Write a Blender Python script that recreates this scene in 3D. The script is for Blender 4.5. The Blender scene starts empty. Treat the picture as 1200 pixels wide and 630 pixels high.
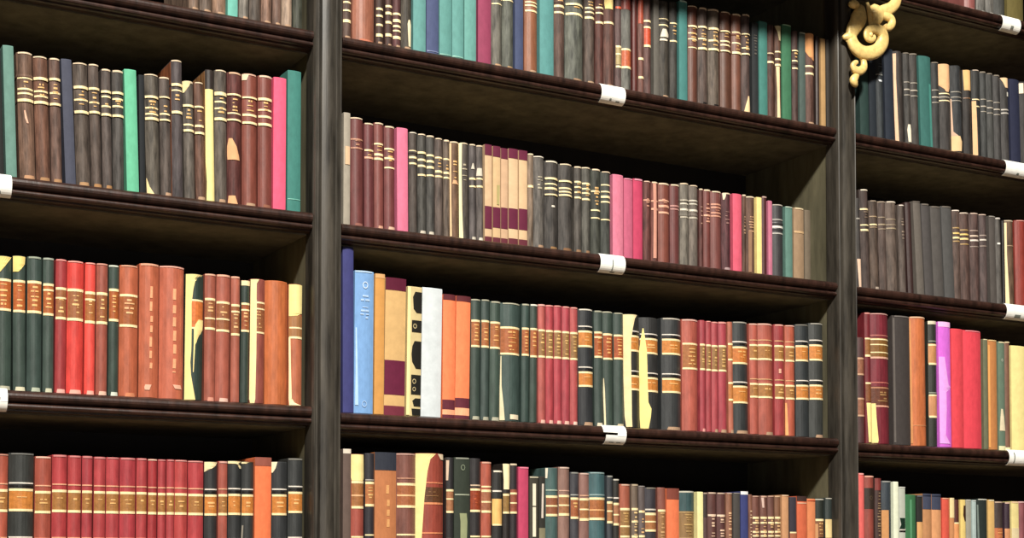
import bpy, math, random
from mathutils import Vector

# ------------------------------------------------------------------ camera, light, exposure
SC = bpy.context.scene
COL = SC.collection
D = 2.46                                    # distance from the camera to the front plane of the shelves
EYE = 1.50                                  # camera height
TH, PI_, RO, SY, F = math.radians(29.36), math.radians(2.125), math.radians(0.036), 0.15816, 1750.0

cam_data = bpy.data.cameras.new('camera')
cam = bpy.data.objects.new('camera', cam_data)
COL.objects.link(cam)
fw = Vector((math.sin(TH)*math.cos(PI_), math.cos(TH)*math.cos(PI_), math.sin(PI_)))
rt = Vector((math.cos(TH), -math.sin(TH), 0.0))
up = rt.cross(fw)
cam.location = (0.0, -D, EYE)
from mathutils import Matrix
cam.rotation_euler = Matrix((rt, up, -fw)).transposed().to_euler()
cam_data.sensor_width = 36.0
cam_data.lens = 36.0*F/1200.0
cam_data.shift_y = SY*F/1200.0
cam_data.clip_start = 0.05
SC.camera = cam

SC.view_settings.view_transform = 'Standard'
SC.view_settings.look = 'None'
SC.view_settings.exposure = 0.0
SC.view_settings.gamma = 1.0
SC.view_settings.use_curve_mapping = False

world = bpy.data.worlds.new('world')
SC.world = world
world.use_nodes = True
world.node_tree.nodes['Background'].inputs[0].default_value = (1.0, 0.93, 0.82, 1)
world.node_tree.nodes['Background'].inputs[1].default_value = 0.02

def area(name, loc, target, size, size_y, power, color):
    l = bpy.data.lights.new(name, 'AREA')
    l.shape = 'RECTANGLE'; l.size = size; l.size_y = size_y
    l.energy = power; l.color = color
    o = bpy.data.objects.new(name, l); COL.objects.link(o)
    o.location = loc
    o.rotation_euler = (Vector(target)-Vector(loc)).to_track_quat('-Z', 'Y').to_euler()
    return o
area('ceiling_light', (-0.5, -4.6, 6.1), (1.4, 0.0, 1.95), 0.7, 0.5, 910, (1.0, 0.95, 0.86))
area('fill_light', (0.4, -5.6, 1.0), (1.2, 0.0, 1.9), 2.0, 1.4, 26, (1.0, 0.96, 0.90))  # weak soft fill lamp added low in front, no window there

# ------------------------------------------------------------------ pixel -> place on a plane y = Y
def place(px, py, Y):
    a = (px-600.0)/F
    b = (315.0-py)/F + SY
    c, s = math.cos(RO), math.sin(RO)
    x = c*a + s*b
    y = -s*a + c*b
    d = rt*x + up*y + fw
    t = (Y + D)/d.y
    p = Vector((0, -D, EYE)) + d*t
    return p

# ------------------------------------------------------------------ materials
def lin(h):
    h = h.lstrip('#')
    out = []
    for i in (0, 2, 4):
        v = int(h[i:i+2], 16)/255.0
        out.append(v/12.92 if v <= 0.04045 else ((v+0.055)/1.055)**2.4)
    return tuple(out)

MATS = {}
def mat(kind, hexcol):
    key = kind + hexcol
    if key in MATS:
        return MATS[key]
    m = bpy.data.materials.new(kind + '_' + hexcol.lstrip('#'))
    m.use_nodes = True
    nt = m.node_tree
    bs = nt.nodes['Principled BSDF']
    c = lin(hexcol)
    if kind in ('leather', 'worn', 'cloth'):
        g = .3*c[0]+.55*c[1]+.15*c[2]
        q = {'leather': .05, 'worn': .05, 'cloth': .12}[kind]
        c = tuple((v*(1-q) + g*q)*(1.16 if kind == 'leather' else 1.0) + .004 for v in c)
    rough, bump, lo, hi, spec = 0.6, 0.0, 0.8, 1.15, 0.35
    if kind == 'leather': rough, bump, lo, hi, spec = 0.48, 0.25, 0.72, 1.22, 0.45
    elif kind == 'worn': rough, bump, lo, hi, spec = 0.62, 0.5, 0.40, 1.75, 0.3
    elif kind == 'cloth': rough, bump, lo, hi, spec = 0.75, 0.12, 0.88, 1.10, 0.2
    elif kind == 'paper': rough, bump, lo, hi, spec = 0.8, 0.05, 0.88, 1.06, 0.2
    elif kind == 'gilt': rough, bump, lo, hi, spec = 0.45, 0.1, 0.82, 1.12, 0.5
    elif kind == 'wood': rough, bump, lo, hi, spec = 0.38, 0.25, 0.35, 1.8, 0.5
    elif kind == 'rawwood': rough, bump, lo, hi, spec = 0.7, 0.25, 0.6, 1.35, 0.25
    elif kind == 'label': rough, bump, lo, hi, spec = 0.5, 0.2, 0.70, 1.15, 0.4
    elif kind == 'gold': rough, bump, lo, hi, spec = 0.42, 0.3, 0.7, 1.15, 0.6
    tc = nt.nodes.new('ShaderNodeTexCoord')
    oi = nt.nodes.new('ShaderNodeObjectInfo')
    mp = nt.nodes.new('ShaderNodeMapping')
    sc = {'leather': (90, 90, 26), 'label': (160, 160, 160), 'worn': (130, 130, 24), 'cloth': (120, 120, 60), 'paper': (60, 60, 60),
          'gilt': (260, 260, 260), 'wood': (60, 60, 7), 'rawwood': (30, 30, 6), 'gold': (90, 90, 90)}[kind]
    mp.inputs['Scale'].default_value = sc
    off = nt.nodes.new('ShaderNodeVectorMath'); off.operation = 'ADD'
    mul = nt.nodes.new('ShaderNodeMath'); mul.operation = 'MULTIPLY'; mul.inputs[1].default_value = 37.0
    nt.links.new(oi.outputs['Random'], mul.inputs[0])
    nt.links.new(tc.outputs['Object'], off.inputs[0])
    nt.links.new(mul.outputs[0], off.inputs[1])
    nt.links.new(off.outputs[0], mp.inputs['Vector'])
    n = nt.nodes.new('ShaderNodeTexNoise')
    n.inputs['Scale'].default_value = 1.0
    n.inputs['Detail'].default_value = 5.0
    n.inputs['Roughness'].default_value = 0.62
    nt.links.new(mp.outputs[0], n.inputs['Vector'])
    r = nt.nodes.new('ShaderNodeValToRGB')
    r.color_ramp.elements[0].position = 0.30
    r.color_ramp.elements[1].position = 0.72
    r.color_ramp.elements[0].color = tuple(min(1, v*lo) for v in c) + (1,)
    r.color_ramp.elements[1].color = tuple(min(1, v*hi) for v in c) + (1,)
    nt.links.new(n.outputs['Fac'], r.inputs['Fac'])
    nt.links.new(r.outputs[0], bs.inputs['Base Color'])
    bs.inputs['Roughness'].default_value = rough
    bs.inputs['Specular IOR Level'].default_value = spec
    if kind == 'gold':
        bs.inputs['Metallic'].default_value = 0.08
    if bump:
        b = nt.nodes.new('ShaderNodeBump')
        b.inputs['Strength'].default_value = bump
        b.inputs['Distance'].default_value = 0.002
        nt.links.new(n.outputs['Fac'], b.inputs['Height'])
        nt.links.new(b.outputs[0], bs.inputs['Normal'])
    MATS[key] = m
    return m

# ------------------------------------------------------------------ object helpers
def mesh_obj(name, verts, faces, material, parent=None, smooth=False):
    me = bpy.data.meshes.new(name)
    me.from_pydata([tuple(v) for v in verts], [], faces)
    me.update()
    if smooth:
        me.polygons.foreach_set('use_smooth', [True]*len(me.polygons))
    me.materials.append(material)
    o = bpy.data.objects.new(name, me)
    COL.objects.link(o)
    if parent is not None:
        o.parent = parent
    return o

def empty(name, loc, label, cat, group=None):
    o = bpy.data.objects.new(name, None)
    COL.objects.link(o)
    o.location = loc
    o.empty_display_size = 0.02
    o['label'] = label; o['category'] = cat
    if group: o['group'] = group
    return o

def box_data(x0, x1, y0, y1, z0, z1):
    v = [(x0,y0,z0),(x1,y0,z0),(x1,y1,z0),(x0,y1,z0),(x0,y0,z1),(x1,y0,z1),(x1,y1,z1),(x0,y1,z1)]
    f = [(0,3,2,1),(4,5,6,7),(0,1,5,4),(1,2,6,5),(2,3,7,6),(3,0,4,7)]
    return v, f

def extrude_x(profile, x0, x1):
    """closed profile of (y, z) swept along x"""
    n = len(profile)
    v = [(x0, y, z) for y, z in profile] + [(x1, y, z) for y, z in profile]
    f = [(i, (i+1) % n, n+(i+1) % n, n+i) for i in range(n)]
    f += [tuple(range(n-1, -1, -1)), tuple(range(n, 2*n))]
    return v, f

def extrude_z(profile, z0, z1):
    """closed profile of (x, y) swept along z"""
    n = len(profile)
    v = [(x, y, z0) for x, y in profile] + [(x, y, z1) for x, y in profile]
    f = [(i, (i+1) % n, n+(i+1) % n, n+i) for i in range(n)]
    f += [tuple(range(n-1, -1, -1)), tuple(range(n, 2*n))]
    return v, f

# ------------------------------------------------------------------ the setting
SHELF_Z = {}
for k, v in {'M1': .38395, 'M2': .24591, 'M3': .10772, 'L0': .38408, 'L1': .25098, 'L2': .11097,
             'R1': .38286, 'R2': .24457, 'R3': .10490}.items():
    SHELF_Z[k] = EYE + v*D
SHELF_Z['M4'] = SHELF_Z['M3'] - .1382*D
SHELF_Z['L3'] = SHELF_Z['L2'] - .1390*D
SHELF_Z['R4'] = SHELF_Z['R3'] - .1390*D
SHELF_Z['M0'] = SHELF_Z['M1'] + .1500*D
SHELF_Z['R0'] = SHELF_Z['R1'] + .1400*D
SHELF_Z['L9'] = SHELF_Z['L0'] + .1400*D
SHELF_Z['R9'] = SHELF_Z['R0'] + .1400*D
XP = [(-.1200*D, -.0978*D), (.39847*D, .42068*D), (.89268*D, .91457*D), (1.3900*D, 1.4120*D)]
CASE_TOP = 3.50

fl = mesh_obj('floor', *box_data(-3.5, 6.0, -6.5, 0.6, -0.05, 0.0), mat('rawwood', '#6a5440')); fl['kind'] = 'structure'
wb = mesh_obj('wall_back', *box_data(-3.5, 6.0, 0.36, 0.46, 0.0, 4.2), mat('paper', '#8a8272')); wb['kind'] = 'structure'

case = empty('bookcase', (0, 0, 0), 'dark brown wooden library bookcase of three bays with moulded shelf edges', 'bookcase')
M_WOOD = mat('wood', '#2e1c16'); M_WOOD2 = mat('wood', '#3a3630')
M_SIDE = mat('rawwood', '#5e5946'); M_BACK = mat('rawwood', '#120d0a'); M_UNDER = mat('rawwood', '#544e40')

def post(x0, x1):
    w = x1-x0
    def arc(u0, u1, y_edge, y_top, n=6):
        out = []
        for i in range(n+1):
            t = i/n
            out.append((x0+w*(u0+(u1-u0)*t), y_edge + (y_top-y_edge)*math.sin(math.pi*t)))
        return out
    p = arc(0.0, .13, .004, -.003) + [(x0+w*.15, .006), (x0+w*.22, .006), (x0+w*.24, -.001)]
    p += arc(.26, .74, -.003, -.006, 8)
    p += [(x0+w*.76, -.001), (x0+w*.78, .006), (x0+w*.85, .006)] + arc(.87, 1.0, .004, -.003)
    p += [(x1, .036), (x0, .036)]
    return extrude_z(p, 0.0, CASE_TOP)
for x0, x1 in XP:
    mesh_obj('post', *post(x0, x1), M_WOOD2, case)
    mesh_obj('side_panel', *box_data(x0+.002, x1-.002, .036, .32, 0.0, CASE_TOP), M_SIDE, case)
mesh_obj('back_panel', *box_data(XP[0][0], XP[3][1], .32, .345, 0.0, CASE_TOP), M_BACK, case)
mesh_obj('top_board', *box_data(XP[0][0], XP[3][1], -.02, .345, CASE_TOP, CASE_TOP+.04), M_WOOD, case)

def shelf_profile(z):
    p = [(.318, z), (.016, z)]
    for i in range(9):                                   # half round nosing
        a = math.pi*(0.5 + i/8.0)
        p.append((.012 + .012*math.cos(a), z - .0095 + .0095*math.sin(a)))
    p += [(.010, -.0205+z)]
    for i in range(7):                                   # lower bead
        a = math.pi*(0.5 + i/6.0)
        p.append((.0095 + .0065*math.cos(a), z - .0255 + .0045*math.sin(a)))
    p += [(.0125, z-.0305), (.0125, z-.033), (.018, z-.034), (.318, z-.034)]
    return [(y, zz) for y, zz in p][::-1]
BAY = {'L': (XP[0][1], XP[1][0]), 'M': (XP[1][1], XP[2][0]), 'R': (XP[2][1], XP[3][0])}
for k, z in SHELF_Z.items():
    b = BAY[k[0]]
    mesh_obj('shelf', *extrude_x(shelf_profile(z), b[0]+.0005, b[1]-.0005), M_WOOD, case)
    mesh_obj('shelf_underside', *box_data(b[0]+.001, b[1]-.001, .03, .318, z-.0365, z-.0340), M_UNDER, case)

mesh_obj('added_shade_ledge', *box_data(BAY['M'][0]+.0005, BAY['M'][1]-.0005, -.21, -.001, SHELF_Z['M0']-.018, SHELF_Z['M0']+.01), M_WOOD, case)  # unseen ledge, added to shade the upper part of the top-row books

# ------------------------------------------------------------------ books
NA = 8
def arc_pt(w, sag, u, e=0.0):
    """point (x, y) on the spine, u 0..1 from left to right, e outward"""
    x = (u-0.5)*w
    k = (2*u-1)
    y = sag*(k*k) - e*1.0
    # outward normal
    nx, ny = 2*sag*k*2/w, -1.0
    l = math.hypot(nx, ny)
    return (x + e*nx/l*0.5, sag*(k*k) + e*ny/l)

def sheet(w, sag, rows, e, thick=0.0):
    """patch on the spine; rows = [(z, u0, u1)], curved grid, edge turned in"""
    verts, faces = [], []
    n = 6
    for z, u0, u1 in rows:
        for j in range(n+1):
            x, y = arc_pt(w, sag, u0+(u1-u0)*j/n, e)
            verts.append((x, y, z))
    m = len(rows)
    for i in range(m-1):
        for j in range(n):
            a = i*(n+1)+j
            faces.append((a, a+1, a+n+2, a+n+1) if rows[1][0] > rows[0][0] else (a, a+n+1, a+n+2, a+1))
    # rim back to the spine so the patch has thickness
    base = len(verts)
    ring = [j for j in range(n+1)] + [i*(n+1)+n for i in range(1, m)] + [(m-1)*(n+1)+j for j in range(n-1, -1, -1)] + [i*(n+1) for i in range(m-2, 0, -1)]
    for r in ring:
        z, u0, u1 = rows[r//(n+1)]
        x, y = arc_pt(w, sag, u0+(u1-u0)*(r % (n+1))/n, -0.0004)
        verts.append((x, y, z))
    L = len(ring)
    for i in range(L):
        faces.append((ring[i], base+i, base+(i+1) % L, ring[(i+1) % L]))
    return verts, faces

def cover_mesh(w, h, d, sag, bands):
    """spine and two boards as one U-shaped solid, with raised bands across the spine"""
    t = min(.0025, w*.16)
    zs = [0.0, .0015]
    for b in sorted(bands):
        c = b*h
        zs += [c-.0035, c-.0018, c, c+.0018, c+.0035]
    zs += [h-.0015, h]
    zs = sorted(set(z for z in zs if 0 <= z <= h))
    def bulge(z):
        e = 0.0
        for b in bands:
            q = abs(z-b*h)
            if q < .0034: e = max(e, .0016*(1-(q/.0034)**2))
        return e
    prof_n = None
    verts = []
    for z in zs:
        e = bulge(z)
        inset = .0012 if (z <= 0.0 or z >= h) else 0.0
        row = []
        for j in range(NA+1):
            x, y = arc_pt(w, sag, j/NA, e-inset)
            row.append((x, y, z))
        row.append((w/2, d, z)); row.append((w/2-t, d, z))
        row.append((w/2-t, sag+.0055, z)); row.append((-w/2+t, sag+.0055, z))
        row.append((-w/2+t, d, z)); row.append((-w/2, d, z))
        prof_n = len(row)
        verts += row
    faces = []
    for i in range(len(zs)-1):
        for j in range(prof_n):
            a = i*prof_n+j; b = i*prof_n+(j+1) % prof_n
            faces.append((a, b, b+prof_n, a+prof_n))
    faces.append(tuple(range(prof_n-1, -1, -1)))
    top = (len(zs)-1)*prof_n
    faces.append(tuple(range(top, top+prof_n)))
    return verts, faces

GILT, WHITE, DARKL = '#f0dcaa', '#e0d8cc', '#140e0c'

def build_book(name, x0, x1, ztop, zbase, ysp, lean, base, kind, style, label, group, rnd, depth=.155, side=None):
    w = x1-x0-.0007
    h = ztop-zbase
    sag = {'worn': .30, 'leather': .25, 'cloth': .11, 'paper': .06}[kind]*w
    items = [s for s in style.split(';') if s]
    bands = [1-float(s[1:])/100 for s in items if s[0] == 'R']
    root = empty(name, ((x0+x1)/2 - math.sin(lean)*h*0.5, ysp, zbase + abs(math.sin(lean))*w*.5 + .0004), label, 'book', group)
    root.rotation_euler = (0, lean, 0)
    mesh_obj('cover', *cover_mesh(w, h, depth, sag, bands), mat(kind, base), root)
    t = min(.0025, w*.16)
    if side:
        mesh_obj('board_leather', *box_data(-w/2-.0004, -w/2+.0004, sag+.002, depth-.002, .002, h-.002), mat('worn', side), root)
    if w > .006:
        mesh_obj('page_block', *box_data(-w/2+t+.0002, w/2-t-.0002, sag+.006, depth-.003, .003, h-.003), mat('paper', '#cdb98c'), root)
    Z = lambda pc: h*(1-float(pc)/100.0)
    def lettering(a, b, col, u0=.22, u1=.78):
        v, f = [], []
        z = a
        while z > b + .002:
            hh = rnd.choice((.0014, .0022, .0032))
            k = 1 if w < .022 else rnd.choice((1, 2))
            m = rnd.uniform(0, .14)
            for i in range(k):
                ua = u0+m+(u1-u0-2*m)*i/k + rnd.uniform(0, .06); ub = u0+m+(u1-u0-2*m)*(i+1)/k - rnd.uniform(.0, .06)
                if ub-ua < .05 or rnd.random() < .12: continue
                vv, ff = sheet(w, sag, [(z-hh, ua, ub), (z, ua, ub)], .0011)
                o = len(v); v += vv; f += [tuple(q+o for q in face) for face in ff]
            z -= .0064*rnd.uniform(.8, 1.4)
        if v:
            mesh_obj('gilt_lettering', v, f, mat('gilt', col), root)
    for s in items:
        c, rest = s[0], s[1:]
        hexc = None
        if '#' in rest:
            rest, hx = rest.split('#', 1)
            if c != 'P': hexc = '#'+hx[:6]
        if c in 'GWB':
            th = .0038 if c != 'B' else .0028
            if ',' in rest:
                rest, tt = rest.split(','); th = float(tt)*.0015
            z = Z(rest)
            e = .0009 + (.0012 if any(abs(z/h-b) < .004 for b in bands) else 0)
            nm = {'G': 'gilt_band', 'W': 'pale_band', 'B': 'dark_band'}[c]
            col = hexc or {'G': GILT, 'W': WHITE, 'B': DARKL}[c]
            jit = rnd.uniform(-.02, .03)
            mesh_obj(nm, *sheet(w, sag, [(z-th/2, .03+jit*.5, .97), (z+th/2, .03, .97-jit*.3)], e), mat('gilt', col), root)
        elif c == 'L':
            a, b = rest.split('-')
            mesh_obj('title_label', *sheet(w, sag, [(Z(b), .03, .97), (Z(a), .03, .97)], .0005), mat('label', hexc), root)
        elif c == 'C':
            a, b = rest.split('-')
            mesh_obj('spine_panel', *sheet(w, sag, [(Z(b), .0, 1.), (Z(a), .0, 1.)], .0006), mat(kind if kind != 'worn' else 'leather', hexc), root)
        elif c == 'T':
            a, b = rest.split('-')
            lettering(Z(a), Z(b), hexc or '#cfa66a')
        elif c == 'V':
            a, b = [float(q) for q in rest.split('-')]
            v, f = [], []
            q = a
            while q < b:
                ln = rnd.uniform(4, 9)
                u = .56 + rnd.uniform(-.02, .02)
                vv, ff = sheet(w, sag, [(Z(min(b, q+ln)), u-.06, u+.07), (Z(q), u-.05, u+.08)], .0006)
                o = len(v); v += vv; f += [tuple(z+o for z in face) for face in ff]
                q += ln + rnd.uniform(2, 4)
            mesh_obj('gilt_lettering', v, f, mat('gilt', hexc or '#d79a72'), root)
        elif c == 'P':
            hx, rows = s[1:].split(':')
            rr = []
            for q in rows.split('/'):
                vv, u0, u1 = [float(z) for z in q.split(',')]
                rr.append((Z(vv), u0, u1))
            mesh_obj('torn_patch', *sheet(w, sag, rr[::-1], .0012), mat('paper', hx), root)
        elif c == 'H':  # pale head strip: worn cap plus a bright edge halo put into the colour
            col = hexc or '#d6c2a6'
            a = rnd.uniform(.0, .12); b = 1-rnd.uniform(.0, .12)
            th = rnd.uniform(.0022, .0036)
            mesh_obj('headcap_halo', *sheet(w, sag, [(h-th, a, b), (h-.0003, a, b)], .0010), mat('paper', col), root)
        elif c == 'F':
            col = hexc or '#a98a70'
            a = rnd.uniform(.15, .35); b = 1-rnd.uniform(.0, .15)
            mesh_obj('worn_tail', *sheet(w, sag, [(.0005, a, b), (.0068, a+.05, b-.05)], .0009), mat('paper', col), root)
        elif c == 'O':                     # ring-shaped blocked ornament, O<centre>,<radius mm>#hex
            cz, rad = [float(q) for q in rest.split(',')]
            rad *= .001
            v, f = [], []
            N = 20
            for i in range(N+1):
                an = 2*math.pi*i/N
                for rr in (rad, rad*.72):
                    x = max(-w*.46, min(w*.46, rr*math.cos(an)*.8))
                    xx, yy = arc_pt(w, sag, x/w+.5, .0012)
                    v.append((xx, yy, Z(cz)+rr*math.sin(an)))
            for i in range(N):
                f.append((2*i, 2*i+2, 2*i+3, 2*i+1))
            mesh_obj('blocked_ornament', v, f, mat('gilt', hexc), root)
    return root

# styles shared by sets
REP = 'L18-39#9c6038;G18;G39;T21-36#d9a566;H#a9a793;F#a9a793'
CRI = 'L22-44#8c6840;G22;G44;T25-41#d2ab6c'
DBL = 'W15,1.4;B17;L19-32#bd7838;G19.5;G32;T24-28#e2ae70;W50,1.4;B52;L54-66#bd7838;G54.5;G66;T58-62#e2ae70'
DBR = 'G15,1.4#c99a70;L19-32#9a6a3a;G19.5;G32;T24-28#d8ab6c;G50,1.4#c99a70;L54-66#9a6a3a;G54.5;G66;T58-62#d8ab6c'
DB2 = 'W20,1.4;B22;L24-38#bd7838;G24.5;G38;T29-33#e2ae70;W56,1.4;B58;L60-74#bd7838;G60.5;G74'
DR2 = 'G20,1.4#d8a080;L24-38#9a6a3a;G24.5,2.8;G38,2.8;T29-33#d8ab6c;G56,1.4#d8a080;L60-74#9a6a3a;G60.5;G74'
O1 = 'R19;R38;G20,2.6;G29,2;G32,2;G38,2.6;T23-28;H;F'
O2 = 'G22,2.4;G30,1.6;G38,2.4;T24-36;H;F'
O3 = 'R26;R34;G26,2;G31,1.6;G36,2;T27-35;H'
O4 = 'G33,1.6;G40,2;G45,1.6;G52,1.6;H;F'
O5 = 'G32,1.4#8d8578;G40,1.8#aaa090;G46,1.4#8d8578;H#7d7468'
PLAIN = ''

# row: key, phrase, list of (x0, x1, y_top, lean_px, hex, kind, style, description[, options])
W_, LE, CL, PA = 'worn', 'leather', 'cloth', 'paper'
ROWS = []
ROWS.append(('L0', "left bay's top shelf", 'dark old books on the left bay top shelf', [
 (222,234,-118,0,'#6a5648',W_,'F','gray-brown worn book'),
 (235,249,-114,0,'#57493f',W_,'F','dark brown worn book'),
 (250,266,-110,0,'#7b5f4c',W_,'F','tan-brown worn book'),
 (267,279,-105,0,'#5aa596',CL,'','bright teal cloth book'),
 (281,292,-102,0,'#6d675f',W_,'F','light gray worn book'),
 (293,306,-100,0,'#4a413a',W_,'','dark gray-brown worn book'),
 (307,319,-96,0,'#75594a',W_,'F','brown worn book'),
 (320,330,-94,0,'#624b40',W_,'F','dark rust-brown worn book'),
 (331,343,-91,0,'#8a7564',W_,'F','pale buff worn book'),
 (344,355,-88,0,'#37392f',W_,'','dark olive worn book'),
]))
ROWS.append(('L1', "left bay's second shelf", 'old books on the left bay second shelf', [
 (-10,3,58,6,'#1d1f1e',CL,'','black cloth book'),
 (5,18,54,6,'#587f74',CL,'','gray-teal cloth book'),
 (21.5,40.5,62,6,'#5e4638',W_,'R19;R38;G20,2.8;G29,2;G32.5,2;G38,3;T23-28;H;F#b48a6a;P#d8a890:46,.35,.42/52,.38,.52/56,.5,.6','scuffed brown book with gilt bands'),
 (41,58,67,6,'#5a3c2e',W_,'R18;R37;G18,3;G28,2;G32,2;G37,3;T22-34;H;F#a07a58','rusty brown gilt-banded book'),
 (58.5,72,69,5,'#59433a',W_,'R17;R37;G17,2.6;G28,2;G37,2.6;T21-34;H;F#a07a58','narrow brown gilt-banded book'),
 (74,86.5,70,7,'#3f4252',CL,'','slate-blue cloth book'),
 (88,105,74.5,6,'#4a4039',W_,'R20;R40;G20,3;G30,2;G40,3;T23-37;H;F#a5825f','dark gray-brown gilt-banded book'),
 (105.5,118,76,6,'#473c36',W_,'R20;R39;G20,2.6;G31,2;G39,2.6;T23-36;H;F#a07850','dark gray-brown gilt-banded book'),
 (118.5,131,81.5,4,'#453c38',W_,'R19;R38;G19,2.6;G23,2;G31,2;G38,2.6;T25-30;H;F#a07850','dark gray-brown gilt-banded book'),
 (131.5,145.5,83,3,'#3c3835',W_,'R19;R38;G19,2.6;G24,2;G30,2;G38,2.6;T25-29;H','dark gray-brown gilt-banded book'),
 (147,161.5,82,5,'#53ac86',CL,'','bright emerald cloth book'),
 (162,169.5,88,3,'#171b1f',CL,'','thin black cloth book'),
 (171,187,87.5,4,'#4b453d',W_,'R19;R37;G19,2.6;G28,2;G33,2;G37,3;T22-35;H;P#e6cf9a:86,.02,.04/93,.03,.2/99,.05,.5','olive-gray book with torn foot'),
 (187.5,200.5,91,4,'#463d38',W_,'R17;R36;G17,1.6;G31,2;G36,2;T20-30;H;F','dark book right of olive-gray one'),
 (201,214.5,71,3,'#40393a',W_,'R18;R38;G18,3;G22,1.6;G38,3;T25-33;H','tall charcoal book with two gilt bands',{'side':'#7a4426'}),
 (215,228,95.5,4,'#514a43',W_,'R21;R42;G21,2.6;G37,2;G42,2.6;T24-35;P#d9c596:0.5,.0,.75/5,.0,.5/10,.0,.12;H','gray book with torn cream top corner'),
 (229,240,97,4,'#573c30',W_,'R21;R43;G21,2;G37,2.6;G43,2.6;T24-35;H;F','narrow brown book with gilt bands'),
 (240.5,251,82,2.5,'#251d1a',LE,'P#e9d792:15,.0,.9/40,.0,.92/70,.0,.96/85,.1,1/99.5,.05,1','book with bare cream spine',{'side':'#8a6038'}),
 (252,266.5,82.5,2,'#4e463f',W_,'R18;R37;G18,4;G24,2;G29,2;G37,3.2;T21-34;H;F','gray-brown gilt-banded book'),
 (267,283.5,85,1,'#4a231f',W_,'R17;R36;G17,2;G31,1.6;G36,2;T20-30;H#c9a488;P#d3a276:50,.1,.3/56,.02,.6/63,.02,.8/66,.04,.85;P#d3a276:93,.1,.5/99,.05,.7','maroon book with torn tan patch'),
 (284.5,302,87,1,'#6b3529',LE,'R18;R37;G18,2;G31,2.6;G37,2.6;T20-29;H#c9a08c;P#d8c0a4:0.5,.0,.4/5,.0,.25;F','red-brown gilt-banded book'),
 (303,319.5,89,1,'#663229',LE,'R18;R37;G18,3;G26,2;G31,2.6;G37,3;T20-29;H#d8bca4;F#8a5a48','red-brown gilt-banded book'),
 (320.5,335.5,91,0,'#e2486e',CL,'','hot pink cloth book'),
 (337,353,83,0,'#2f7269',CL,'B91,1#6fae9f','dark teal cloth book'),
]))
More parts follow.
